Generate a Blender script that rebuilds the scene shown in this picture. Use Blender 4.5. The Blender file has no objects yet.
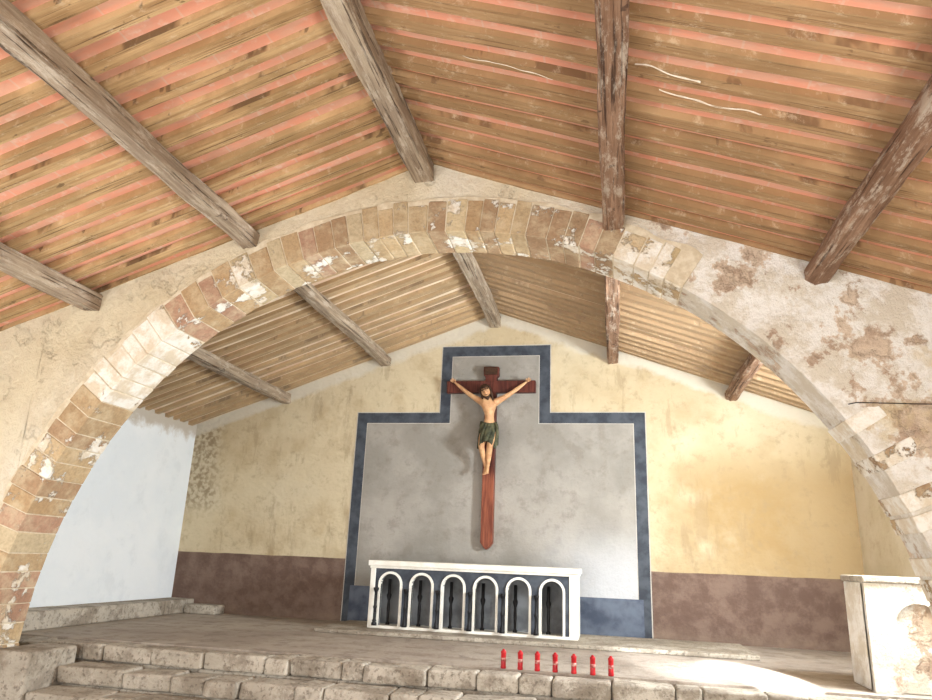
import bpy, bmesh, random
from math import *
from mathutils import Vector, Matrix, noise
random.seed(7)
S=1.25; E=1.5            # metres per survey unit, eye height
def lin(c):
    return tuple((v/255/12.92 if v/255<=.04045 else ((v/255+.055)/1.055)**2.4) for v in c)+(1,)
# ---------------------------------------------------------------- node helpers
class M:
    def __init__(s,name,rough=.85):
        s.m=bpy.data.materials.new(name); s.m.use_nodes=True; s.nt=s.m.node_tree
        s.b=s.nt.nodes['Principled BSDF']; s.b.inputs['Roughness'].default_value=rough
        s.b.inputs['Specular IOR Level'].default_value=.25
        tc=s.nt.nodes.new('ShaderNodeTexCoord'); s.co=tc.outputs['Object']
        sx=s.nt.nodes.new('ShaderNodeSeparateXYZ'); s.nt.links.new(s.co,sx.inputs[0]); s.x,s.y,s.z=sx.outputs
    def L(s,a,b):
        if hasattr(a,'default_value') or hasattr(a,'links'): s.nt.links.new(a,b)
        else: b.default_value=a
    def math(s,op,a,b=0.0,c=None,clamp=False):
        n=s.nt.nodes.new('ShaderNodeMath'); n.operation=op; n.use_clamp=clamp
        s.L(a,n.inputs[0]); s.L(b,n.inputs[1])
        if c is not None: s.L(c,n.inputs[2])
        return n.outputs[0]
    def noise(s,scale,detail=4,stretch=(1,1,1),rough=.6,off=(0,0,0)):
        mp=s.nt.nodes.new('ShaderNodeMapping'); mp.inputs['Scale'].default_value=stretch; mp.inputs['Location'].default_value=off
        s.L(s.co,mp.inputs[0]); n=s.nt.nodes.new('ShaderNodeTexNoise'); n.inputs['Scale'].default_value=scale
        n.inputs['Detail'].default_value=detail; n.inputs['Roughness'].default_value=rough; s.L(mp.outputs[0],n.inputs['Vector']); return n.outputs['Fac']
    def step(s,v,a,b):   # smooth map a..b -> 0..1
        n=s.nt.nodes.new('ShaderNodeMapRange'); n.interpolation_type='SMOOTHSTEP'; s.L(v,n.inputs[0])
        n.inputs[1].default_value=min(a,b); n.inputs[2].default_value=max(a,b)
        n.inputs[3].default_value=0. if a<b else 1.; n.inputs[4].default_value=1. if a<b else 0.; return n.outputs[0]
    def mix(s,f,a,b,mode='MIX'):
        n=s.nt.nodes.new('ShaderNodeMix'); n.data_type='RGBA'; n.blend_type=mode
        s.L(f,n.inputs[0]); s.L(a,n.inputs[6]); s.L(b,n.inputs[7]); return n.outputs[2]
    def attr(s,name):
        n=s.nt.nodes.new('ShaderNodeAttribute'); n.attribute_name=name; return n
    def col(s,c): s.L(c,s.b.inputs['Base Color']); return s
    def bump(s,h,strength=.5,dist=.02):
        n=s.nt.nodes.new('ShaderNodeBump'); n.inputs['Strength'].default_value=strength; n.inputs['Distance'].default_value=dist
        s.L(h,n.inputs['Height']); s.L(n.outputs[0],s.b.inputs['Normal']); return s
def simple(name,c1,c2,scale=8,rough=.8,bump=.3,dist=.01,detail=5,stretch=(1,1,1)):
    m=M(name,rough); n=m.noise(scale,detail,stretch); m.col(m.mix(m.step(n,.35,.65),lin(c1),lin(c2))); m.bump(n,bump,dist); return m.m
RZ=E+3.02*S; RX=-1.4*S; SL=.36
def roof(x): return RZ-SL*abs(x-RX)
# ---------------------------------------------------------------- materials
def mk_back():
    m=M('plaster_back_wall'); big=m.noise(.55,4); med=m.noise(2.2,6); fine=m.noise(14,6)
    side=m.math('MULTIPLY',m.step(m.math('ADD',m.x,m.math('MULTIPLY',med,1.2)),.2,2.4),m.step(m.math('ADD',m.z,m.math('MULTIPLY',big,1.)),4.0,3.0))
    f=m.math('ADD',m.math('MULTIPLY',side,.8),m.math('MULTIPLY',m.step(big,.4,.6),.3),clamp=True)
    c=m.mix(f,lin((204,190,160)),lin((164,139,98)))
    c=m.mix(m.math('MULTIPLY',m.step(med,.46,.70),.55),c,lin((174,154,120)))
    c=m.mix(m.math('MULTIPLY',m.step(m.noise(1.1,5,off=(3,1,7)),.52,.75),.4),c,lin((208,198,174)))
    c=m.mix(m.math('MULTIPLY',m.step(m.noise(7,8,off=(3,4,7),rough=.75),.52,.68),.45),c,lin((152,134,106)))
    c=m.mix(m.math('MULTIPLY',m.step(m.noise(1.8,8,(2,1,.5),off=(13,4,7),rough=.7),.56,.64),.35),c,lin((146,126,98)))
    pk=m.math('MULTIPLY',m.step(m.math('ADD',m.x,m.math('MULTIPLY',med,.9)),-5.7,-6.1),m.step(m.z,1.9,2.3))
    c=m.mix(m.math('MULTIPLY',pk,.8),c,m.mix(m.step(fine,.4,.6),lin((136,118,92)),lin((196,184,158))))
    rz=m.math('SUBTRACT',m.math('SUBTRACT',RZ,m.math('MULTIPLY',m.math('ABSOLUTE',m.math('SUBTRACT',m.x,RX)),SL)),m.z)
    rz=m.math('ADD',rz,m.math('MULTIPLY',m.math('SUBTRACT',med,.5),.35))
    c=m.mix(m.math('MULTIPLY',m.step(rz,.19,.09),.8),c,lin((208,202,188)))
    dz=m.math('ADD',m.z,m.math('MULTIPLY',m.math('SUBTRACT',med,.5),.03))
    d=m.mix(m.step(m.noise(3,8,off=(9,0,0),rough=.7),.4,.62),lin((102,82,72)),lin((124,104,92)))
    d=m.mix(m.math('MULTIPLY',m.step(m.math('ADD',m.z,m.math('MULTIPLY',med,.5)),1.0,.6),.5),d,lin((150,132,114)))
    c=m.mix(m.step(dz,1.415,1.405),c,d)
    return m.col(c).bump(m.math('ADD',med,m.math('MULTIPLY',fine,.5)),.7,.05).m
def mk_plaster(name,c1,c2,c3,amt=.5):
    m=M(name); a=m.noise(.8,6); b=m.noise(2.6,8,rough=.7); f=m.noise(18,6)
    c=m.mix(m.step(a,.38,.62),lin(c1),lin(c2)); c=m.mix(m.math('MULTIPLY',m.step(b,.52,.66),amt),c,lin(c3))
    if name=='whitewash_left':
        t=m.math('ADD',m.z,m.math('MULTIPLY',b,.7)); c=m.mix(m.math('MULTIPLY',m.step(t,3.5,3.7),.7),c,lin((170,152,124)))
    return m.col(c).bump(m.math('ADD',b,m.math('MULTIPLY',f,.25)),.6,.04).m
def mk_arch():
    m=M('plaster_arch_wall'); a=m.noise(.8,5); b=m.noise(3.2,10,rough=.75); f=m.noise(22,6,rough=.7); g=m.noise(1.9,9,off=(5,5,5),rough=.68); h=m.noise(1.2,9,off=(15,2,5),rough=.65)
    right=m.step(m.math('ADD',m.x,m.math('MULTIPLY',a,.8)),.4,1.0)
    c=m.mix(m.step(a,.35,.65),lin((224,210,180)),lin((234,226,208)))
    c=m.mix(m.math('MULTIPLY',m.step(b,.46,.62),.45),c,lin((208,188,154)))
    c=m.mix(m.math('MULTIPLY',m.step(h,.52,.62),.35),c,lin((190,172,138)))
    dx=m.math('SUBTRACT',m.x,-1.625); dz=m.math('SUBTRACT',m.z,.35)
    rr=m.math('SQRT',m.math('ADD',m.math('MULTIPLY',dx,dx),m.math('MULTIPLY',dz,dz)))
    near=m.math('MULTIPLY',m.step(rr,5.5,4.6),m.step(rr,4.15,4.3))
    cr=m.mix(m.step(b,.42,.58),lin((244,240,232)),lin((222,212,194)))
    gg=m.math('SUBTRACT',m.math('ADD',g,m.math('MULTIPLY',near,.07)),.02)
    cr=m.mix(m.math('MULTIPLY',m.step(gg,.565,.60),.75),cr,m.mix(m.step(b,.42,.58),lin((210,182,150)),lin((170,136,110))))
    cr=m.mix(m.math('MULTIPLY',m.step(h,.55,.62),.5),cr,lin((220,200,158)))
    c=m.mix(right,c,cr)
    c=m.mix(m.math('MULTIPLY',m.step(f,.58,.72),.18),c,lin((144,124,100)))
    return m.col(c).bump(m.math('ADD',m.math('ADD',b,m.math('MULTIPLY',f,.4)),m.math('MULTIPLY',m.step(g,.6,.565),.2)),.85,.06).m
def mk_stone():
    m=M('voussoir_stone'); at=m.attr('stone'); pl=m.attr('plast'); b=m.noise(5,8,rough=.7); f=m.noise(30,5); a=m.noise(2.3,9,off=(2,8,1),rough=.7)
    c=m.mix(m.step(f,.35,.7),at.outputs['Color'],m.mix(.3,at.outputs['Color'],lin((112,90,66))))
    c=m.mix(m.math('MULTIPLY',m.step(b,.42,.68),.55),c,lin((214,198,166)))
    k=m.step(m.math('ADD',a,m.math('MULTIPLY',pl.outputs['Fac'],.5)),.58,.61)
    c=m.mix(k,c,m.mix(m.step(b,.4,.6),lin((240,236,226)),lin((218,204,180))))
    return m.col(c).bump(m.math('ADD',m.math('ADD',b,m.math('MULTIPLY',f,.3)),m.math('MULTIPLY',k,.4)),.8,.035).m
def mk_wood(name,c1,c2,c3,dark,along='y',scale=2.2,bump=.7):
    st=(9,.4,9) if along=='y' else (.5,16,.3)
    m=M(name,.8); g=m.noise(scale,8,st,rough=.7); h=m.noise(1.3,5); cr=m.noise(4.5,5,tuple(v*(.5 if v<1 else 1) for v in st),off=(4,4,4),rough=.6)
    kn=m.noise(5,3,(1,1,1) if along=='y' else (1.2,2.2,.4),off=(7,4,4))
    c=m.mix(m.step(g,.36,.64),lin(c1),lin(c2)); c=m.mix(m.math('MULTIPLY',m.step(h,.42,.6),.6),c,lin(c3))
    ck=m.step(cr,.42,.36)
    c=m.mix(m.math('MULTIPLY',ck,.8),c,lin(dark))
    c=m.mix(m.math('MULTIPLY',m.step(kn,.66,.70),.7),c,lin(dark))
    if along=='x':
        c=m.mix(m.math('MULTIPLY',m.step(m.x,-1.9,-1.5),.45),c,lin((140,106,76)))  # right slope darker: its dimmer light is put into the joist colour
        c=m.mix(m.math('MULTIPLY',m.step(m.y,6.0,6.4),.4),c,lin((184,164,136)))
        c=m.mix(m.math('MULTIPLY',m.step(m.noise(14,8,(.6,1.2,.4),rough=.8),.54,.66),.45),c,lin((216,196,166)))
    else:
        c=m.mix(m.math('MULTIPLY',m.step(m.noise(12,8,(1,.25,1),rough=.8),.50,.62),.55),c,lin((208,196,178)))
    return m.col(c).bump(m.math('SUBTRACT',g,m.math('MULTIPLY',ck,.8)),bump,.03).m
def mk_tile():
    m=M('terracotta_ceiling_tile'); a=m.noise(1.6,6); f=m.noise(10,6); v=m.noise(3,3,(1,3,1),off=(1,2,3))
    pk=m.mix(m.step(v,.38,.62),lin((224,158,132)),lin((214,164,140)))
    pk=m.mix(m.math('MULTIPLY',m.step(f,.54,.7),.5),pk,lin((226,202,182)))
    bk=m.mix(m.step(a,.4,.6),lin((228,212,188)),lin((216,188,162)))
    c=m.mix(m.step(m.y,6.0,6.4),pk,bk)
    fr=m.math('ABSOLUTE',m.math('SUBTRACT',m.math('FRACT',m.math('MULTIPLY',m.x,2.5)),.5))
    c=m.mix(m.math('MULTIPLY',m.step(fr,.475,.49),.4),c,lin((210,190,170)))
    return m.col(c).bump(f,.3,.01).m
def mk_floor(name,c1,c2,c3,grime=None):
    m=M(name,.75); a=m.noise(.9,6); b=m.noise(4,9,rough=.7); f=m.noise(25,5)
    c=m.mix(m.step(a,.35,.65),lin(c1),lin(c2)); c=m.mix(m.math('MULTIPLY',m.step(b,.48,.62),.6),c,lin(c3))
    if grime:
        c=m.mix(m.math('MULTIPLY',m.step(m.noise(1.7,9,off=(3,3,9),rough=.75),.48,.58),.75),c,lin(grime))
        c=m.mix(m.math('MULTIPLY',m.step(f,.54,.64),.55),c,lin((92,80,68)))
    return m.col(c).bump(m.math('ADD',b,m.math('MULTIPLY',f,.6)),.8,.04).m
MB=mk_back(); MA=mk_arch(); MS=mk_stone()
ML=mk_plaster('whitewash_left',(232,240,246),(240,246,250),(216,224,230),.35)
MR=mk_plaster('plaster_right',(206,194,164),(220,210,188),(182,160,122))
MN=mk_plaster('plaster_nave',(214,200,170),(224,212,190),(196,176,140))
MM=simple('lime_mortar',(220,208,184),(200,184,156),14,.9,.6,.01)
WB=mk_wood('beam_wood',(136,118,98),(184,168,146),(150,132,114),(74,58,46))
WBR=mk_wood('beam_wood_reddish',(112,82,62),(162,130,106),(126,96,74),(56,38,30))
WJ=mk_wood('joist_wood',(162,128,88),(200,168,124),(146,120,82),(88,66,44),'x',1.6,.4)
MT=mk_tile()
MF=mk_floor('packed_floor',(158,146,134),(178,168,156),(130,119,108))
MST=mk_floor('step_stone',(160,151,136),(194,186,172),(122,111,98),(134,123,108))
def mk_grey():
    m=M('grey_render'); a=m.noise(1.1,6); b=m.noise(4.5,8,rough=.7)
    c=m.mix(m.step(a,.35,.65),lin((142,138,130)),lin((164,159,151))); c=m.mix(m.math('MULTIPLY',m.step(b,.5,.66),.5),c,lin((126,120,111)))
    pale=m.math('MULTIPLY',m.step(m.math('ADD',m.x,m.math('MULTIPLY',b,1.)),-.9,.4),m.step(m.z,2.2,1.2))  # paler toward the lower right of the field
    c=m.mix(m.math('MULTIPLY',pale,.75),c,lin((200,203,208)))
    return m.col(c).bump(b,.6,.04).m
GREY=mk_grey()
SLATE=simple('slate_blue_paint',(52,57,66),(76,82,90),5,.6,.3)
BLUE=simple('blue_dado_paint',(64,72,88),(100,109,124),3,.6,.3)
WHITE=simple('white_marble',(222,218,206),(236,234,226),6,.45,.1)
WHP=simple('white_line_paint',(170,166,158),(194,190,180),6,.6,.1)
BLACK=simple('black_iron',(18,18,20),(34,34,36),12,.45,.2)
DARK=simple('altar_recess',(92,94,96),(126,128,130),3,.7,.2)
def mk_cross():
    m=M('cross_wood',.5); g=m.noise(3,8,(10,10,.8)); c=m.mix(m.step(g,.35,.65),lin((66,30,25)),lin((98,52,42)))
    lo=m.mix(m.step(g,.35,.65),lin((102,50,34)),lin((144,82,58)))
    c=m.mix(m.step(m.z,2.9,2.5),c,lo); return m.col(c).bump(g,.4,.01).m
MC=mk_cross()
SKIN=simple('painted_flesh',(208,166,124),(182,134,96),9,.5,.15,.004)
HAIR=simple('painted_hair',(52,34,24),(74,50,34),30,.6,.6,.01)
CLOTH=simple('dark_green_cloth',(50,54,42),(88,88,66),12,.7,.4,.01)
RED=simple('red_candle_plastic',(156,22,30),(178,36,40),10,.3,.05)
CAP=simple('candle_label',(200,150,140),(150,40,40),30,.4,.05)
DRIP=simple('lime_drip',(220,208,190),(200,184,162),20,.8,.4,.01)
LIP=simple('painted_lips',(140,70,58),(150,80,64),20,.5,.1,.002)
# ---------------------------------------------------------------- mesh helpers
def obj(name,bm,mat,parent=None,smooth=False):
    bmesh.ops.recalc_face_normals(bm,faces=bm.faces)
    me=bpy.data.meshes.new(name); bm.to_mesh(me); bm.free(); o=bpy.data.objects.new(name,me); bpy.context.collection.objects.link(o)
    if mat: me.materials.append(mat)
    if smooth:
        for p in me.polygons: p.use_smooth=True
    if parent: o.parent=parent
    return o
def empty(name):
    o=bpy.data.objects.new(name,None); bpy.context.collection.objects.link(o); o.empty_display_size=.1; return o
def addbox(bm,x0,x1,y0,y1,z0,z1):
    v=[bm.verts.new(p) for p in [(x0,y0,z0),(x1,y0,z0),(x1,y1,z0),(x0,y1,z0),(x0,y0,z1),(x1,y0,z1),(x1,y1,z1),(x0,y1,z1)]]
    return v,[bm.faces.new([v[i] for i in q]) for q in [(0,1,5,4),(1,2,6,5),(2,3,7,6),(3,0,4,7),(4,5,6,7),(3,2,1,0)]]
def bev(o,w,seg=2):
    b=o.modifiers.new('bevel','BEVEL'); b.width=w; b.segments=seg; b.limit_method='ANGLE'; return o
def box(name,x0,x1,y0,y1,z0,z1,mat,parent=None,bw=0):
    bm=bmesh.new(); addbox(bm,x0,x1,y0,y1,z0,z1); o=obj(name,bm,mat,parent); return bev(o,bw) if bw else o
def prism(name,pts,y0,y1,mat,parent=None,bw=0):   # polygon in xz
    bm=bmesh.new(); a=[bm.verts.new((x,y0,z)) for x,z in pts]; b=[bm.verts.new((x,y1,z)) for x,z in pts]
    bm.faces.new(a); bm.faces.new(b[::-1]); n=len(pts)
    for i in range(n): bm.faces.new((a[i],a[(i+1)%n],b[(i+1)%n],b[i]))
    o=obj(name,bm,mat,parent); return bev(o,bw) if bw else o
def lathe(bm,prof,cx,cy,z0,n=20,mi=0):
    rings=[]
    for r,z in prof:
        rings.append([bm.verts.new((cx+r*cos(2*pi*k/n),cy+r*sin(2*pi*k/n),z0+z)) for k in range(n)])
    for a,b in zip(rings,rings[1:]):
        for k in range(n):
            f=bm.faces.new((a[k],a[(k+1)%n],b[(k+1)%n],b[k])); f.material_index=mi; f.smooth=True
    f=bm.faces.new(rings[0][::-1]);f.material_index=mi; f=bm.faces.new(rings[-1]);f.material_index=mi
def arched(name,x0,x1,z0,top,ops,y0,y1,mat,parent=None,nz=1,disp=0,nseg=40):
    """slab with arched openings; ops=(cx,r,zspring)"""
    xs=set([x0,x1])
    if x0<RX<x1: xs.add(RX)
    for cx,r,zs in ops:
        for k in range(nseg+1): xs.add(round(cx-r*cos(pi*k/nseg),5))
    L=sorted(xs)
    xs=[]
    for a,b in zip(L,L[1:]):
        n=max(1,int((b-a)/.2)) if nz>1 else 1
        xs+= [a+(b-a)*i/n for i in range(n)]
    xs.append(L[-1])
    def bot(x,mid):
        for cx,r,zs in ops:
            if abs(mid-cx)<r: return zs+sqrt(max(0,r*r-(x-cx)**2))
        return z0
    def D(x,z):
        if not disp: return 0
        return disp*(noise.noise(Vector((x*1.3,z*1.3,3)))+.5*noise.noise(Vector((x*4,z*4,1))))
    bm=bmesh.new()
    for a,b in zip(xs,xs[1:]):
        mid=(a+b)/2; ba,bb=bot(a,mid),bot(b,mid); ta,tb=top(a),top(b)
        for yy in (y0,y1):
            for i in range(nz):
                P=[]
                for x,zb,zt,t in ((a,ba,ta,i),(b,bb,tb,i),(b,bb,tb,i+1),(a,ba,ta,i+1)):
                    z=zb+(zt-zb)*t/nz; P.append(bm.verts.new((x,yy+(D(x,z) if yy==y0 else 0),z)))
                bm.faces.new(P)
        bm.faces.new([bm.verts.new(p) for p in ((a,y0+D(a,ba),ba),(b,y0+D(b,bb),bb),(b,y1,bb),(a,y1,ba))])
        bm.faces.new([bm.verts.new(p) for p in ((a,y0,ta),(b,y0,tb),(b,y1,tb),(a,y1,ta))])
    for cx,r,zs in ops:
        for s in (-1,1):
            x=cx+s*r; bm.faces.new([bm.verts.new(p) for p in ((x,y0,z0),(x,y1,z0),(x,y1,zs),(x,y0+D(x,zs),zs))])
    for x in (x0,x1):
        bm.faces.new([bm.verts.new(p) for p in ((x,y0,z0),(x,y1,z0),(x,y1,top(x)),(x,y0,top(x)))])
    bmesh.ops.remove_doubles(bm,verts=bm.verts,dist=.0004)
    return obj(name,bm,mat,parent)
# ---------------------------------------------------------------- shell
XL=-5.5*S; XR=2.62*S; YB=8.5*S; YF=-4.0; PZ=E-.79*S   # platform top
AY0=4.8*S; AY1=5.17*S; AC=-1.3*S; AZ=E-.92*S; AR=3.33*S
TT=.058
box('floor',XL-.3,XR+.3,YF,YB+.3,-.12,0,MF)
arched('wall_back',XL-.25,XR+.25,0,lambda x:roof(x)+TT,[],YB,YB+.3,MB)
bm=bmesh.new(); addbox(bm,XL-.3,XL,YF,YB,0,roof(XL)+TT); obj('wall_left',bm,ML)
bm=bmesh.new(); zt=roof(XR)+TT
addbox(bm,XR,XR+.3,YF,6.6,0,zt); addbox(bm,XR,XR+.3,7.1,YB,0,zt); addbox(bm,XR,XR+.3,6.6,7.1,2.6,zt); addbox(bm,XR,XR+.3,6.6,7.1,0,PZ)
obj('wall_right',bm,MR)
arched('wall_rear',XL-.3,XR+.3,0,lambda x:roof(x)+TT,[(RX,1.6,2.2)],YF-.3,YF,MN)
arched('wall_arch',XL,XR,0,lambda x:roof(x)+.03,[(AC,AR+.012,AZ)],AY0,AY1,MA,nz=14,disp=.03,nseg=90)
bm=bmesh.new()
for sx in (-1,1):
    xe=XL-.3 if sx<0 else XR+.3
    P=[]
    for dz in (TT,TT+.06):
        for x,y in ((RX,YF-.3),(xe,YF-.3),(xe,YB+.3),(RX,YB+.3)): P.append(bm.verts.new((x,y,roof(x)+dz)))
    for q in ((0,1,2,3),(7,6,5,4),(0,1,5,4),(1,2,6,5),(2,3,7,6),(3,0,4,7)): bm.faces.new([P[i] for i in q])
CE=obj('ceiling',bm,MT)
# joists
bm=bmesh.new(); y=YF+.1
while y<YB-.06:
    for sx in (-1,1):
        xe=XL-.02 if sx<0 else XR+.02
        w=.098+random.uniform(-.018,.022); dy0=random.uniform(-.02,.02); dy1=random.uniform(-.02,.02); dz=random.uniform(-.008,.012)
        n=16; prev=None
        for i in range(n+1):
            t=i/n; x=RX+(xe-RX)*t; yy=y+dy0*(1-t)+dy1*t+.016*noise.noise(Vector((x,y*3,0))); zz=roof(x)
            zb=zz+dz+.012*noise.noise(Vector((x*.8,y*5,4))); ww=w*(1+.16*noise.noise(Vector((x*1.3,y*7,9))))
            ring=[bm.verts.new(p) for p in ((x,yy-ww/2,zb),(x,yy+ww/2,zb),(x,yy+ww/2,zz+TT),(x,yy-ww/2,zz+TT))]
            if prev:
                for k in range(4): bm.faces.new((prev[k],prev[(k+1)%4],ring[(k+1)%4],ring[k]))
            else: bm.faces.new(ring)
            prev=ring
        bm.faces.new(prev[::-1])
    y+=.232+random.uniform(-.014,.014)
obj('ceiling_joists',bm,WJ,CE)
# lime drips running along a few joists
bm=bmesh.new()
for yy,xa_,xb_ in ((4.17,-1.0,-.35),(4.12,.36,1.2),(3.9,.2,.6)):
    prev=None; n=30
    for i in range(n+1):
        x=xa_+(xb_-xa_)*i/n; w_=.005+.014*abs(noise.noise(Vector((x*9,yy,0)))); y_=yy+.05*noise.noise(Vector((x*5,yy,5)))+.05*(i/n)
        z_=roof(x)-.001
        ring=[bm.verts.new(p) for p in ((x,y_-w_,z_),(x,y_+w_,z_),(x,y_,z_-.006))]
        if prev:
            for k in range(3): bm.faces.new((prev[k],prev[(k+1)%3],ring[(k+1)%3],ring[k]))
        prev=ring
obj('lime_drips',bm,DRIP,CE)
# beams
def beam(x,y0,y1,w,h,mat,rnd=.35,seed=0):
    zt=roof(x); zc=zt-h/2
    bm=bmesh.new(); n=70; m=24; prev=None
    for i in range(n+1):
        t=i/n; yy=y0+(y1-y0)*t; ring=[]
        ox=.025*noise.noise(Vector((yy*.6,seed,0)))
        for k in range(m):
            a=2*pi*k/m+pi/m; ca,sa=cos(a),sin(a); p=1-rnd
            sx_=copysign(abs(ca)**p,ca); sz_=copysign(abs(sa)**p,sa)
            q=1+.14*noise.noise(Vector((ca*2,yy*1.5,sa*2+seed)))+.13*noise.noise(Vector((ca*5,yy*2.5,sa*5+seed)))
            ring.append(bm.verts.new((x+ox+sx_*w/2*q,yy,min(zc+sz_*h/2*q,roof(x)+.01))))
        if prev:
            for k in range(m): bm.faces.new((prev[k],prev[(k+1)%m],ring[(k+1)%m],ring[k]))
        else: bm.faces.new(ring)
        prev=ring
    bm.faces.new(prev[::-1]); return obj('roof_beam',bm,mat)
for i,(xu,w,h,mt,rd) in enumerate(((-2.87,.175,.17,WB,.75),(-4.24,.19,.18,WB,.7),(-1.42,.20,.2,WB,.78),(.045,.185,.2,WBR,.75),(1.40,.205,.18,WBR,.25))):
    beam(xu*S,YF,AY0+.03,w,h,mt,rd,i); beam(xu*S,AY1-.02,YB+.02,w*.9,h*.92,mt,rd,i+9)
# ---------------------------------------------------------------- voussoirs
VO=empty('stone_arch')
bm=bmesh.new(); cl=bm.loops.layers.float_color.new('stone'); pl=bm.loops.layers.float_color.new('plast')
pal=[(200,176,136),(186,156,118),(208,188,150),(178,146,114),(194,166,128),(172,142,110),(208,190,156),(190,166,130),(182,144,120),(196,170,132)]
th=1.0
while th<179:
    d=random.uniform(2.0,2.8); t2=min(th+d,179.5); g=.06
    right=th<58
    if right and random.random()<(.3 if th<24 else .8): th=t2; continue
    d0=.26*S*random.uniform(.88,1.08); pr=random.uniform(.0,.012)
    a0,a1=radians(th+g+(.3 if right else 0)),radians(t2-g); vs=[]
    y0=AY0-.026-pr if not right else AY0-.008; y1=AY1+.01; ri=AR-random.uniform(0,.008); ro=AR+d0
    for yy in (y0,y1):
        for r_,a in ((ri,a0),(ri,a1),(ro,a1),(ro,a0)):
            r2=r_+random.uniform(-.005,.005); vs.append(bm.verts.new((AC+r2*cos(a),yy,AZ+r2*sin(a))))
    c=lin(random.choice(pal)); k=random.uniform(.82,1.05); c=tuple(v*k for v in c[:3])+(1,)
    p=(random.uniform(.1,.4) if right else random.uniform(0,.12))
    if 128<th<143: p=.42
    if 58<=th<66: p=.25
    for q in ((0,1,2,3),(7,6,5,4),(0,4,5,1),(1,5,6,2),(2,6,7,3),(3,7,4,0)):
        f=bm.faces.new([vs[i] for i in q])
        for l in f.loops: l[cl]=c; l[pl]=(p,p,p,1)
    th=t2
o=obj('voussoirs',bm,MS,VO); bev(o,.008,2)
bm=bmesh.new(); n=120; prev=None
for i in range(n+1):
    a=radians(57+(180-57)*i/n); ring=[bm.verts.new((AC+r_*cos(a),yy,AZ+r_*sin(a))) for r_,yy in ((AR+.003,AY0-.024),(AR+.285*S+.05*noise.noise(Vector((i*.3,0,0))),AY0-.024),(AR+.29*S,AY1+.005),(AR+.003,AY1+.005))]
    if prev:
        for k in range(4): bm.faces.new((prev[k],prev[(k+1)%4],ring[(k+1)%4],ring[k]))
    else: bm.faces.new(ring)
    prev=ring
bm.faces.new(prev[::-1]); obj('mortar_bed',bm,MM,VO)
# ---------------------------------------------------------------- platform, steps, ledge
SY=5.45*S
box('floor_sanctuary',XL,XR,SY+.28,YB,0,PZ-.002,MF)
def course(bm,x0,x1,y0,y1,z0,z1):
    x=x0
    while x<x1-.05:
        w=random.uniform(.22,.75); xe=min(x+w,x1)
        if x1-xe<.2: xe=x1
        v,_=addbox(bm,x+.004,xe-.004,y0,y1,z0,z1)
        fy=random.uniform(-.035,.025)
        for q in v:
            if q.co.z>z0+.01: q.co.z-=random.uniform(.003,.030)
            if q.co.y<y0+.01: q.co.y+=fy+random.uniform(-.02,.02)
        x=xe
bm=bmesh.new(); R_=PZ/3
ax0,ax1=AC-AR+.02,AC+AR-.02; ap=ax0+.45
course(bm,XL+.01,XR-.01,SY,SY+.28,R_*2,PZ)
course(bm,ap,ax1,SY-.33,SY+.02,R_,R_*2)
course(bm,ap,ax1,SY-.66,SY-.31,0,R_)
addbox(bm,XL+.01,XR-.01,SY+.05,SY+.28,0,R_*2-.003); addbox(bm,ap,ax1,SY-.28,SY+.05,0,R_-.003)
o=obj('stone_steps',bm,MST); bev(o,.026,3)
bm=bmesh.new(); v,_=addbox(bm,ax0,ap-.01,AY0+.1,SY-.06,0,PZ-.02); o=obj('stone_plinth',bm,MST); bev(o,.03,3)
bm=bmesh.new(); yy=SY+.31
while yy<YB-.05:
    ye=min(yy+random.uniform(.6,1.1),YB-.002)
    if YB-ye<.3: ye=YB-.002
    addbox(bm,XL+.002,XL+.42+random.uniform(-.015,.015),yy,ye-.006,PZ-.002,PZ+.2+random.uniform(-.01,.01)); yy=ye
addbox(bm,XL+.425,XL+.95,YB-.3,YB-.002,PZ-.002,PZ+.13)
o=obj('stone_ledge',bm,MST); bev(o,.02,3)
# ---------------------------------------------------------------- painted panel
P=empty('painted_wall_panel')
xa,xb,xc,xd=-3.2*S,-2.11*S,-.72*S,.41*S; z1,z2=E+1.74*S,E+2.61*S
def outline(i,zb=None):
    return [(xa+i,PZ if zb is None else zb),(xa+i,z1-i),(xb+i,z1-i),(xb+i,z2-i),(xc-i,z2-i),(xc-i,z1-i),(xd-i,z1-i),(xd-i,PZ if zb is None else zb)]
prism('white_outline',outline(-.014,PZ),YB-.006,YB+.004,WHP,P)
prism('slate_border',outline(0,PZ),YB-.010,YB+.003,SLATE,P)
prism('inner_white_line',outline(.165,PZ),YB-.013,YB+.002,WHP,P)
prism('grey_field',outline(.176,PZ),YB-.016,YB+.001,GREY,P)
zb=E-.38*S
prism('blue_base',[(xa+.1,PZ),(xa+.1,zb),(xd-.1,zb),(xd-.1,PZ)],YB-.020,YB,BLUE,P)
# ---------------------------------------------------------------- altar
YA=7.55*S; AX0,AX1=-2.55*S,-.35*S; AT=E-.07*S
DZ=PZ+.05
box('altar_dais',-3.75,1.6,7.2*S,YA+.85,PZ,DZ,MST,bw=.012)
A=empty('altar')
box('mensa_slab',AX0-.03,AX1+.03,YA-.05,YA+.62,AT-.07,AT,WHITE,A,.008)
box('slab_moulding',AX0-.01,AX1+.01,YA-.025,YA+.6,AT-.10,AT-.068,WHITE,A,.006)
box('end_post_left',AX0,AX0+.07,YA-.012,YA+.58,DZ,AT-.09,WHITE,A,.006)
box('end_post_right',AX1-.11,AX1,YA-.012,YA+.58,DZ,AT-.09,WHITE,A,.006)
px0,px1=AX0+.07,AX1-.11; pitch=(px1-px0)/6; r=.135; sp=AT-.13-r-.035
ops=[(px0+pitch*(i+.5),r,sp) for i in range(6)]
arched('pierced_front',px0,px1,DZ+.03,lambda x:AT-.1,ops,YA,YA+.05,SLATE,A,nseg=16)
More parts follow.
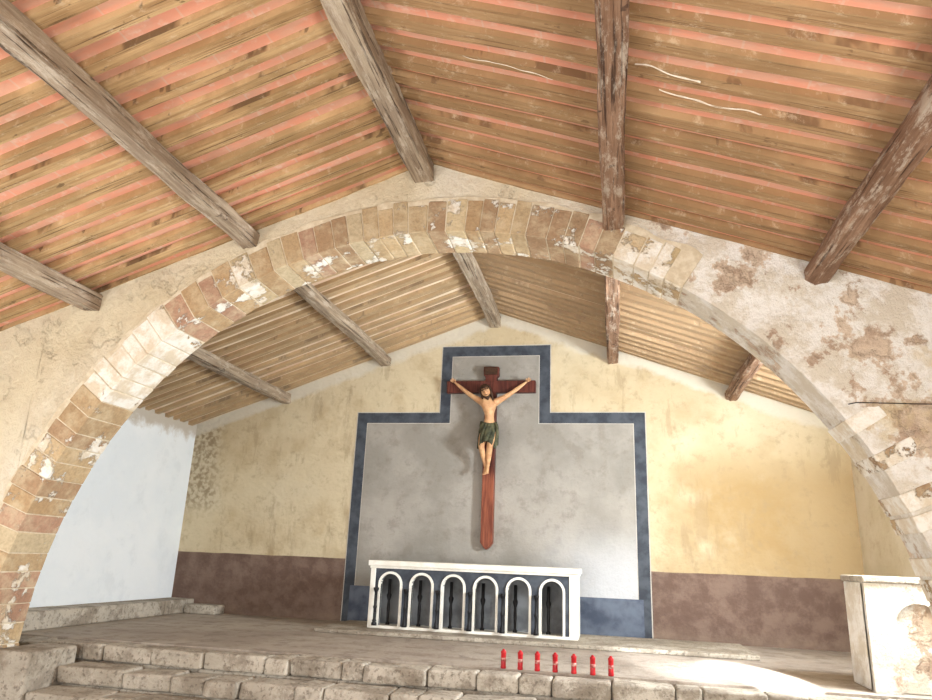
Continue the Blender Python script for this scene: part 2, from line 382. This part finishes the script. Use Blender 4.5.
box('base_plinth',AX0+.02,AX1-.02,YA-.03,YA+.55,DZ,DZ+.035,WHITE,A,.005)
box('recess_back',px0,px1,YA+.3,YA+.34,DZ+.03,AT-.09,DARK,A)
bm=bmesh.new()
for cx,r_,zs in ops:
    w=.03
    prof=[(cx-r_,DZ+.035),(cx-r_,zs)]+[(cx-r_*cos(pi*k/16),zs+r_*sin(pi*k/16)) for k in range(1,16)]+[(cx+r_,zs),(cx+r_,DZ+.035)]
    outp=[(cx-r_-w,DZ+.035),(cx-r_-w,zs)]+[(cx-(r_+w)*cos(pi*k/16),zs+(r_+w)*sin(pi*k/16)) for k in range(1,16)]+[(cx+r_+w,zs),(cx+r_+w,DZ+.035)]
    F=[[bm.verts.new((x,yy,z)) for x,z in pts] for yy in (YA-.022,YA+.055) for pts in (prof,outp)]
    for i in range(len(prof)-1):
        bm.faces.new((F[0][i],F[0][i+1],F[1][i+1],F[1][i])); bm.faces.new((F[2][i],F[3][i],F[3][i+1],F[2][i+1]))
        bm.faces.new((F[0][i],F[2][i],F[2][i+1],F[0][i+1])); bm.faces.new((F[1][i],F[1][i+1],F[3][i+1],F[3][i]))
    for i in (0,-1): bm.faces.new((F[0][i],F[1][i],F[3][i],F[2][i]))
obj('arch_trims',bm,WHITE,A)
bm=bmesh.new(); cp=[(.036,0),(.036,.03),(.022,.045),(.03,.06),(.017,.08),(.017,.2),(.026,.22),(.026,.235),(.017,.25),(.016,.40),(.024,.42),(.036,.45),(.036,.47)]
for i in range(6):
    x=px0+pitch*i+(.04 if i==0 else .02); lathe(bm,cp,x,YA-.062,DZ+.036,14)
obj('colonnettes',bm,BLACK,A)
bm=bmesh.new()
for cx,r_,zs in ops: lathe(bm,[(.03,0),(.03,.02),(.016,.04),(.022,.2),(.016,.3),(.034,.36),(.034,.38),(.022,.4),(.022,.58)],cx-.06,YA+.16,DZ+.034,14)
obj('inner_supports',bm,BLACK,A)
# ---------------------------------------------------------------- right pedestal
Q=empty('side_pedestal')
q0,q1,qy,qt=1.77*S,XR-.002,5.78*S,E-.02
arched('niche_face',q0,q1,PZ,lambda x:qt-.06,[(q0+.42,.2,qt-.42)],qy,qy+.1,MA,Q,nseg=20)
box('body',q0,q1,qy+.05,qy+.6,PZ,qt-.06,MA,Q,.01)
box('cap',q0-.02,q1,qy-.03,qy+.62,qt-.06,qt,MST,Q,.015)
# ---------------------------------------------------------------- tie wire on the arch wall
cu=bpy.data.curves.new('wire','CURVE'); cu.dimensions='3D'; cu.bevel_depth=.004; s=cu.splines.new('POLY')
pts=[(1.5*S,AY0-.01,E+1.035*S),(1.54*S,AY0-.045,E+1.04*S),(1.9*S,AY0-.04,E+1.03*S),(2.6*S,AY0-.04,E+1.02*S)]
s.points.add(3)
for p_,q_ in zip(s.points,pts): p_.co=q_+(1,)
cu.materials.append(BLACK); o=bpy.data.objects.new('iron_wire',cu); bpy.context.collection.objects.link(o)
# ---------------------------------------------------------------- candles
for i in range(7):
    x=-1.03+i*(.99/6)+random.uniform(-.008,.008); y=5.66*S+random.uniform(-.012,.012)
    bm=bmesh.new(); lathe(bm,[(.022,0),(.026,.004),(.026,.02),(.024,.024),(.024,.13),(.026,.135),(.026,.148),(.019,.156)],x,y,PZ,20,0)
    lathe(bm,[(.0245,.0),(.0247,.0),(.0247,.03),(.0245,.03)],x,y,PZ+.065,20,1); lathe(bm,[(.015,0),(.015,.012),(.005,.02)],x,y,PZ+.151,16,0)
    o=obj('votive_candle',bm,RED); o.data.materials.append(CAP)
# ---------------------------------------------------------------- crucifix
C=empty('crucifix'); cx=-1.45*S; YC=YB-.14; ztop=E+2.31*S; zbot=E+.09*S; za=E+2.05*S
hw=.09
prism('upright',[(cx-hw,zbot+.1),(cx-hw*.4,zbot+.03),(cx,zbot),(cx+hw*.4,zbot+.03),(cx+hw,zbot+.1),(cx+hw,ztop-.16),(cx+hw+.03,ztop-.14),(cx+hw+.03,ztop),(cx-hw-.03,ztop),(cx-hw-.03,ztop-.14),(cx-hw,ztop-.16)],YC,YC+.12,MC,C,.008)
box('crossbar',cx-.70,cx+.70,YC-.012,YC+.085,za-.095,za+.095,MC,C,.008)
box('title_board',cx-.1,cx+.1,YC-.03,YC-.0,ztop-.13,ztop-.02,HAIR,C,.004)
FB=Vector((cx+.0,YC,E+.945*S))
def V(x,y,z): return FB+Vector((x,y,z))
def skin(name,verts,edges,rad,mat,root=0,sub=2):
    me=bpy.data.meshes.new(name); me.from_pydata([tuple(v) for v in verts],edges,[]); me.update()
    o=bpy.data.objects.new(name,me); bpy.context.collection.objects.link(o); me.materials.append(mat)
    sk=o.modifiers.new('skin','SKIN'); sk.use_smooth_shade=True
    for i,r_ in enumerate(rad):
        d=me.skin_vertices[0].data[i]; d.radius=r_ if isinstance(r_,tuple) else (r_,r_); d.use_root=(i==root)
    sd=o.modifiers.new('sub','SUBSURF'); sd.levels=sub; sd.render_levels=sub; o.parent=C; return o
vs=[V(0,-.10,.72),V(.015,-.10,.84),V(.01,-.115,.96),V(0,-.12,1.06),V(-.005,-.13,1.15),V(-.02,-.155,1.2)]
ed=[(0,1),(1,2),(2,3),(3,4),(4,5)]; ra=[(.112,.085),(.098,.068),(.122,.08),(.135,.08),(.055,.05),.042]
HZ=1.46
for s in (-1,1):
    b=len(vs)
    vs+=[V(s*.15,-.115,1.135),V(s*.24,-.10,1.19),V(s*.35,-.085,1.265),V(s*.44,-.06,1.34),V(s*.53,-.045,1.415),V(s*.575,-.04,HZ-.01)]
    ed+=[(3,b),(b,b+1),(b+1,b+2),(b+2,b+3),(b+3,b+4),(b+4,b+5)]; ra+=[.056,.044,.034,.033,.021,(.024,.014)]
for s,kx,ky,ax,ay,dz in ((-1,-.075,-.235,-.022,-.085,0),(1,.055,-.25,.012,-.125,.01)):
    b=len(vs)
    vs+=[V(s*.07,-.11,.66),V((s*.07+kx)/2,-.185,.52),V(kx,ky,.40+dz),V((kx+ax)/2-.005,(ky+ay)/2+.03,.27+dz),V(ax,ay,.12+dz),V(ax,ay-.045,.06+dz),V(ax*1.3,ay-.075,.015+dz)]
    ed+=[(0,b)]+[(b+i,b+i+1) for i in range(6)]; ra+=[.078,.064,.048,.046,.026,.03,.022]
bo=skin('body_cage',vs,ed,ra,SKIN,sub=3)
bpy.context.view_layer.update()
dg=bpy.context.evaluated_depsgraph_get(); ev=bo.evaluated_get(dg); me=bpy.data.meshes.new_from_object(ev)
bpy.data.objects.remove(bo)
# anatomy sculpted on the fused body: pectorals, rib cage, belly line, navel, knees
feat=[((-.06,1.075),.045,.013),((.062,1.075),.045,.013),((0,1.08),.014,-.006),((-.055,1.0),.018,-.004),((.06,1.0),.018,-.004),((.0,.985),.03,-.006),((.012,.93),.035,.004),((.015,.86),.012,-.009),((.012,.89),.04,.006),
      ((-.075,.965),.014,.005),((.09,.965),.014,.005),((-.07,.93),.013,.005),((.085,.93),.013,.005),((-.065,.9),.012,.004),((.085,.9),.012,.004),((-.075,.41),.03,.008),((.055,.42),.03,.008)]
for v in me.vertices:
    if v.normal.y<-.15:
        l=v.co-FB; d=0
        for (fx,fz),r_,a_ in feat: d+=a_*exp(-((l.x-fx)**2+(l.z-fz)**2)/r_**2)
        v.co+=v.normal*d
for p in me.polygons: p.use_smooth=True
if not me.materials: me.materials.append(SKIN)
o=bpy.data.objects.new('christ_body',me); bpy.context.collection.objects.link(o); o.parent=C
for s in (-1,1):
    w=V(s*.565,-.045,HZ-.015); ax_=Vector((s*.78,-.05,.62)).normalized(); up=Vector((-s*.62,0,.78)).normalized(); f=Vector((0,-1,0))
    vs=[w];ed=[];ra=[.02]
    for k,(o_,l_) in enumerate(((-.02,.045),(-.007,.055),(.007,.05),(.019,.04))):
        b=len(vs); vs+=[w+ax_*.035+up*o_,w+ax_*(.035+l_*.45)+up*o_*1.25+f*.008,w+ax_*(.035+l_*.8)+up*o_*1.3+f*.024]
        ed+=[(0,b),(b,b+1),(b+1,b+2)]; ra+=[.009,.0075,.006]
    b=len(vs); vs+=[w+up*.025+ax_*.012+f*.01,w+up*.04+ax_*.03+f*.02]; ed+=[(0,b),(b,b+1)]; ra+=[.009,.007]
    skin('hand_'+('l' if s<0 else 'r'),vs,ed,ra,SKIN,sub=1)
    bm=bmesh.new(); bmesh.ops.create_uvsphere(bm,u_segments=8,v_segments=6,radius=.009,matrix=Matrix.Translation(w+f*.02+ax_*.01))
    obj('nail_'+('l' if s<0 else 'r'),bm,BLACK,C)
for (fx,fy,fz) in ((-.029,-.16,.015),(.016,-.2,.025)):
    vs=[V(fx,fy,fz+.02)];ed=[];ra=[.015]
    for k in range(5):
        o_=(k-2)*.011; b=len(vs); vs+=[V(fx+o_,fy-.008,fz),V(fx+o_*1.15,fy-.016,fz-.022+abs(k-1)*.003)]; ed+=[(0,b),(b,b+1)]; ra+=[.007,.006]
    skin('toes',vs,ed,ra,SKIN,sub=1)
# head
hm=Matrix.Translation(V(-.04,-.195,1.255))@Matrix.Rotation(radians(-18),4,'Y')@Matrix.Rotation(radians(22),4,'X')
bm=bmesh.new(); bmesh.ops.create_uvsphere(bm,u_segments=72,v_segments=54,radius=1)
G=lambda p,c,r_:exp(-((p-Vector(c)).length/r_)**2)
for v in bm.verts:
    n=v.co.copy(); p=Vector((n.x*.068,n.y*.084,n.z*.1))
    if n.z<0: p.x*=1-.32*n.z*n.z; p.y*=1-.12*n.z*n.z
    d=.020*G(n,(0,-1,-.17),.14)+.012*G(n,(0,-.98,.05),.11)-.013*G(n,(-.36,-.9,.1),.17)-.013*G(n,(.36,-.9,.1),.17)+.008*G(n,(.3,-.9,.30),.18)+.008*G(n,(-.3,-.9,.30),.18)+.006*G(n,(.35,-.9,.08),.09)+.006*G(n,(-.35,-.9,.08),.09)+.008*G(n,(0,-.88,-.48),.13)-.005*G(n,(0,-.9,-.4),.07)+.01*G(n,(0,-.7,-.8),.25)
    p+=Vector((0,-1,0))*d
    for s in (-1,1): p.x+=s*.012*G(n,(s*1,.1,.0),.16)
    v.co=hm@p
obj('head',bm,SKIN,C,True)
def dab(name,p,sc,mat):
    bm=bmesh.new(); bmesh.ops.create_uvsphere(bm,u_segments=14,v_segments=10,radius=1,matrix=hm@Matrix.Translation(p)@Matrix.Diagonal((*sc,1))); obj(name,bm,mat,C,True)
for s in (-1,1):
    dab('eyebrow',Vector((s*.023,-.082,.031)),(.014,.004,.0028),HAIR)
    dab('eyelid_line',Vector((s*.024,-.0755,.006)),(.010,.004,.0018),HAIR)
    dab('moustache',Vector((s*.012,-.084,-.034)),(.014,.007,.0045),HAIR)
dab('lips',Vector((0,-.083,-.043)),(.012,.006,.0035),LIP)
bm=bmesh.new(); bmesh.ops.create_uvsphere(bm,u_segments=40,v_segments=30,radius=1)
dele=[]
for v in bm.verts:
    n=v.co.copy(); k=1+.05*sin(18*atan2(n.x,n.y)); p=Vector((n.x*.08*k,n.y*.09*k+.008,n.z*.108+.004))
    if n.y<-.25 and n.z<.55: dele.append(v)
    if n.z<0 : p.z-=.07*(-n.z)*(abs(n.x)+.3)
    v.co=hm@p
bmesh.ops.delete(bm,geom=dele,context='VERTS'); o=obj('hair',bm,HAIR,C,True); so=o.modifiers.new('s','SOLIDIFY'); so.thickness=.012; so.offset=1
for s in (-1,1):
    vs=[hm@Vector((s*.07,.0,.04)),hm@Vector((s*.078,-.015,-.05)),hm@Vector((s*.07,-.03,-.12)),hm@Vector((s*.06,-.03,-.17))]
    skin('hair_lock',vs,[(0,1),(1,2),(2,3)],[.018,.02,.018,.008],HAIR,sub=1)
vs=[hm@Vector(p) for p in ((0,-.066,-.095),(-.03,-.06,-.075),(.03,-.06,-.075),(-.055,-.03,-.045),(.055,-.03,-.045),(0,-.075,-.125))]
skin('beard',vs,[(0,1),(0,2),(1,3),(2,4),(0,5)],[.020,.017,.017,.012,.012,.009],HAIR,sub=1)
vs=[];ed=[]
for k in range(26):
    a=2*pi*k/26; vs.append(hm@Vector((cos(a)*.08,sin(a)*.094,.052+.008*sin(k*2.1)))); ed.append((k,(k+1)%26))
for k in range(0,26,2):
    a=2*pi*k/26; vs.append(hm@Vector((cos(a)*.1,sin(a)*.115,.052+.022*(-1)**(k//2)))); ed.append((k,len(vs)-1))
skin('crown_of_thorns',vs,ed,[.007]*26+[.002]*13,HAIR,sub=1)
# loincloth
bm=bmesh.new(); n=96; prev=None
for i in range(19):
    t=i/18; z=.79-.36*t; ring=[]
    for k in range(n):
        a=2*pi*k/n; fo=1+.11*t*sin(a*9+t*4)+.05*sin(a*17+9*t)+.03*sin(t*26+a*3)*(1-t*.5)
        rx=.122+.025*sin(min(1,t*1.5)*pi/2)-.02*t; ry=.095+.045*t
        cy_=-.105-.075*t
        zz=z+.02*sin(a*2+1)*(1-t)-.05*t*cos(a*2)+(.06*t*max(0,sin(a)))
        ring.append(bm.verts.new(V(rx*cos(a)*fo,cy_+ry*sin(a)*fo,zz)))
    if prev:
        for k in range(n): bm.faces.new((prev[k],prev[(k+1)%n],ring[(k+1)%n],ring[k]))
    prev=ring
o=obj('loincloth',bm,CLOTH,C,True); so=o.modifiers.new('s','SOLIDIFY'); so.thickness=.012
vs=[V(.12,-.16,.77),V(.15,-.19,.71),V(.155,-.18,.60),V(.145,-.17,.50),V(.15,-.165,.43)]
skin('cloth_knot',vs,[(0,1),(1,2),(2,3),(3,4)],[.03,.022,(.026,.016),(.034,.014),(.03,.01)],CLOTH)
# ---------------------------------------------------------------- lights & world
def area(name,loc,tgt,sx,sy,pw,col):
    l=bpy.data.lights.new(name,'AREA'); l.shape='RECTANGLE'; l.size=sx; l.size_y=sy; l.energy=pw; l.color=col
    o=bpy.data.objects.new(name,l); bpy.context.collection.objects.link(o); o.location=loc
    o.rotation_euler=(Vector(tgt)-Vector(loc)).to_track_quat('-Z','Y').to_euler(); return o
area('rear_daylight_fill',(-1.7,-3.6,1.6),(-1.7,4,3.2),3,2.6,370,(1,.99,.98))  # added fill behind the camera, for daylight presumed from rear openings
area('nave_right_fill',(3.0,1.0,.9),(-3,3.5,4.2),3.5,1.4,350,(1,.98,.95))  # added low fill, aimed up to brighten the left roof slope
area('nave_left_fill',(-6.4,2.0,.7),(-1,3.5,4.6),3.,1.0,190,(1,.98,.95))  # added low uplight for the nave ceiling, no opening on this side
area('side_daylight_fill',(3.1,6.95,2.65),(-6.8,8.0,2.0),.7,.9,470,(.88,.95,1))  # added sanctuary fill hidden behind the pier, for daylight inferred from the right
def spot(name,loc,tgt,e,ang,blend,size,col=(.92,.96,1)):
    l=bpy.data.lights.new(name,'SPOT'); l.energy=e; l.spot_size=radians(ang); l.spot_blend=blend; l.shadow_soft_size=size; l.color=col
    o=bpy.data.objects.new(name,l); bpy.context.collection.objects.link(o); o.location=loc
    o.rotation_euler=(Vector(tgt)-o.location).to_track_quat('-Z','Y').to_euler()
spot('sunbeam',(3.05,1.6,3.2),(1.35,7.7,PZ),34000,7,.4,.02)
spot('sunbeam.001',(2.8,1.6,3.2),(.6,8.0,PZ),8000,8,.9,.05)
w=bpy.data.worlds.new('World'); bpy.context.scene.world=w; w.use_nodes=True
w.node_tree.nodes['Background'].inputs[0].default_value=(.8,.88,1,1); w.node_tree.nodes['Background'].inputs[1].default_value=1.2
# ---------------------------------------------------------------- camera
f,pi_,ya,ro=700,.2874,.2096,.0407
fwd=Vector((-sin(ya)*cos(pi_),cos(ya)*cos(pi_),sin(pi_))); r0=Vector((cos(ya),sin(ya),0)); u0=r0.cross(fwd)
r_=r0*cos(ro)+u0*sin(ro); u_=-r0*sin(ro)+u0*cos(ro)
cd=bpy.data.cameras.new('camera'); cam=bpy.data.objects.new('camera',cd); bpy.context.collection.objects.link(cam)
cd.sensor_width=36; cd.lens=36*f/932; cd.clip_start=.05
cam.matrix_world=Matrix(((r_.x,u_.x,-fwd.x,0),(r_.y,u_.y,-fwd.y,0),(r_.z,u_.z,-fwd.z,E),(0,0,0,1)))
bpy.context.scene.camera=cam
vsn=bpy.context.scene.view_settings; vsn.view_transform='Standard'; vsn.look='None'
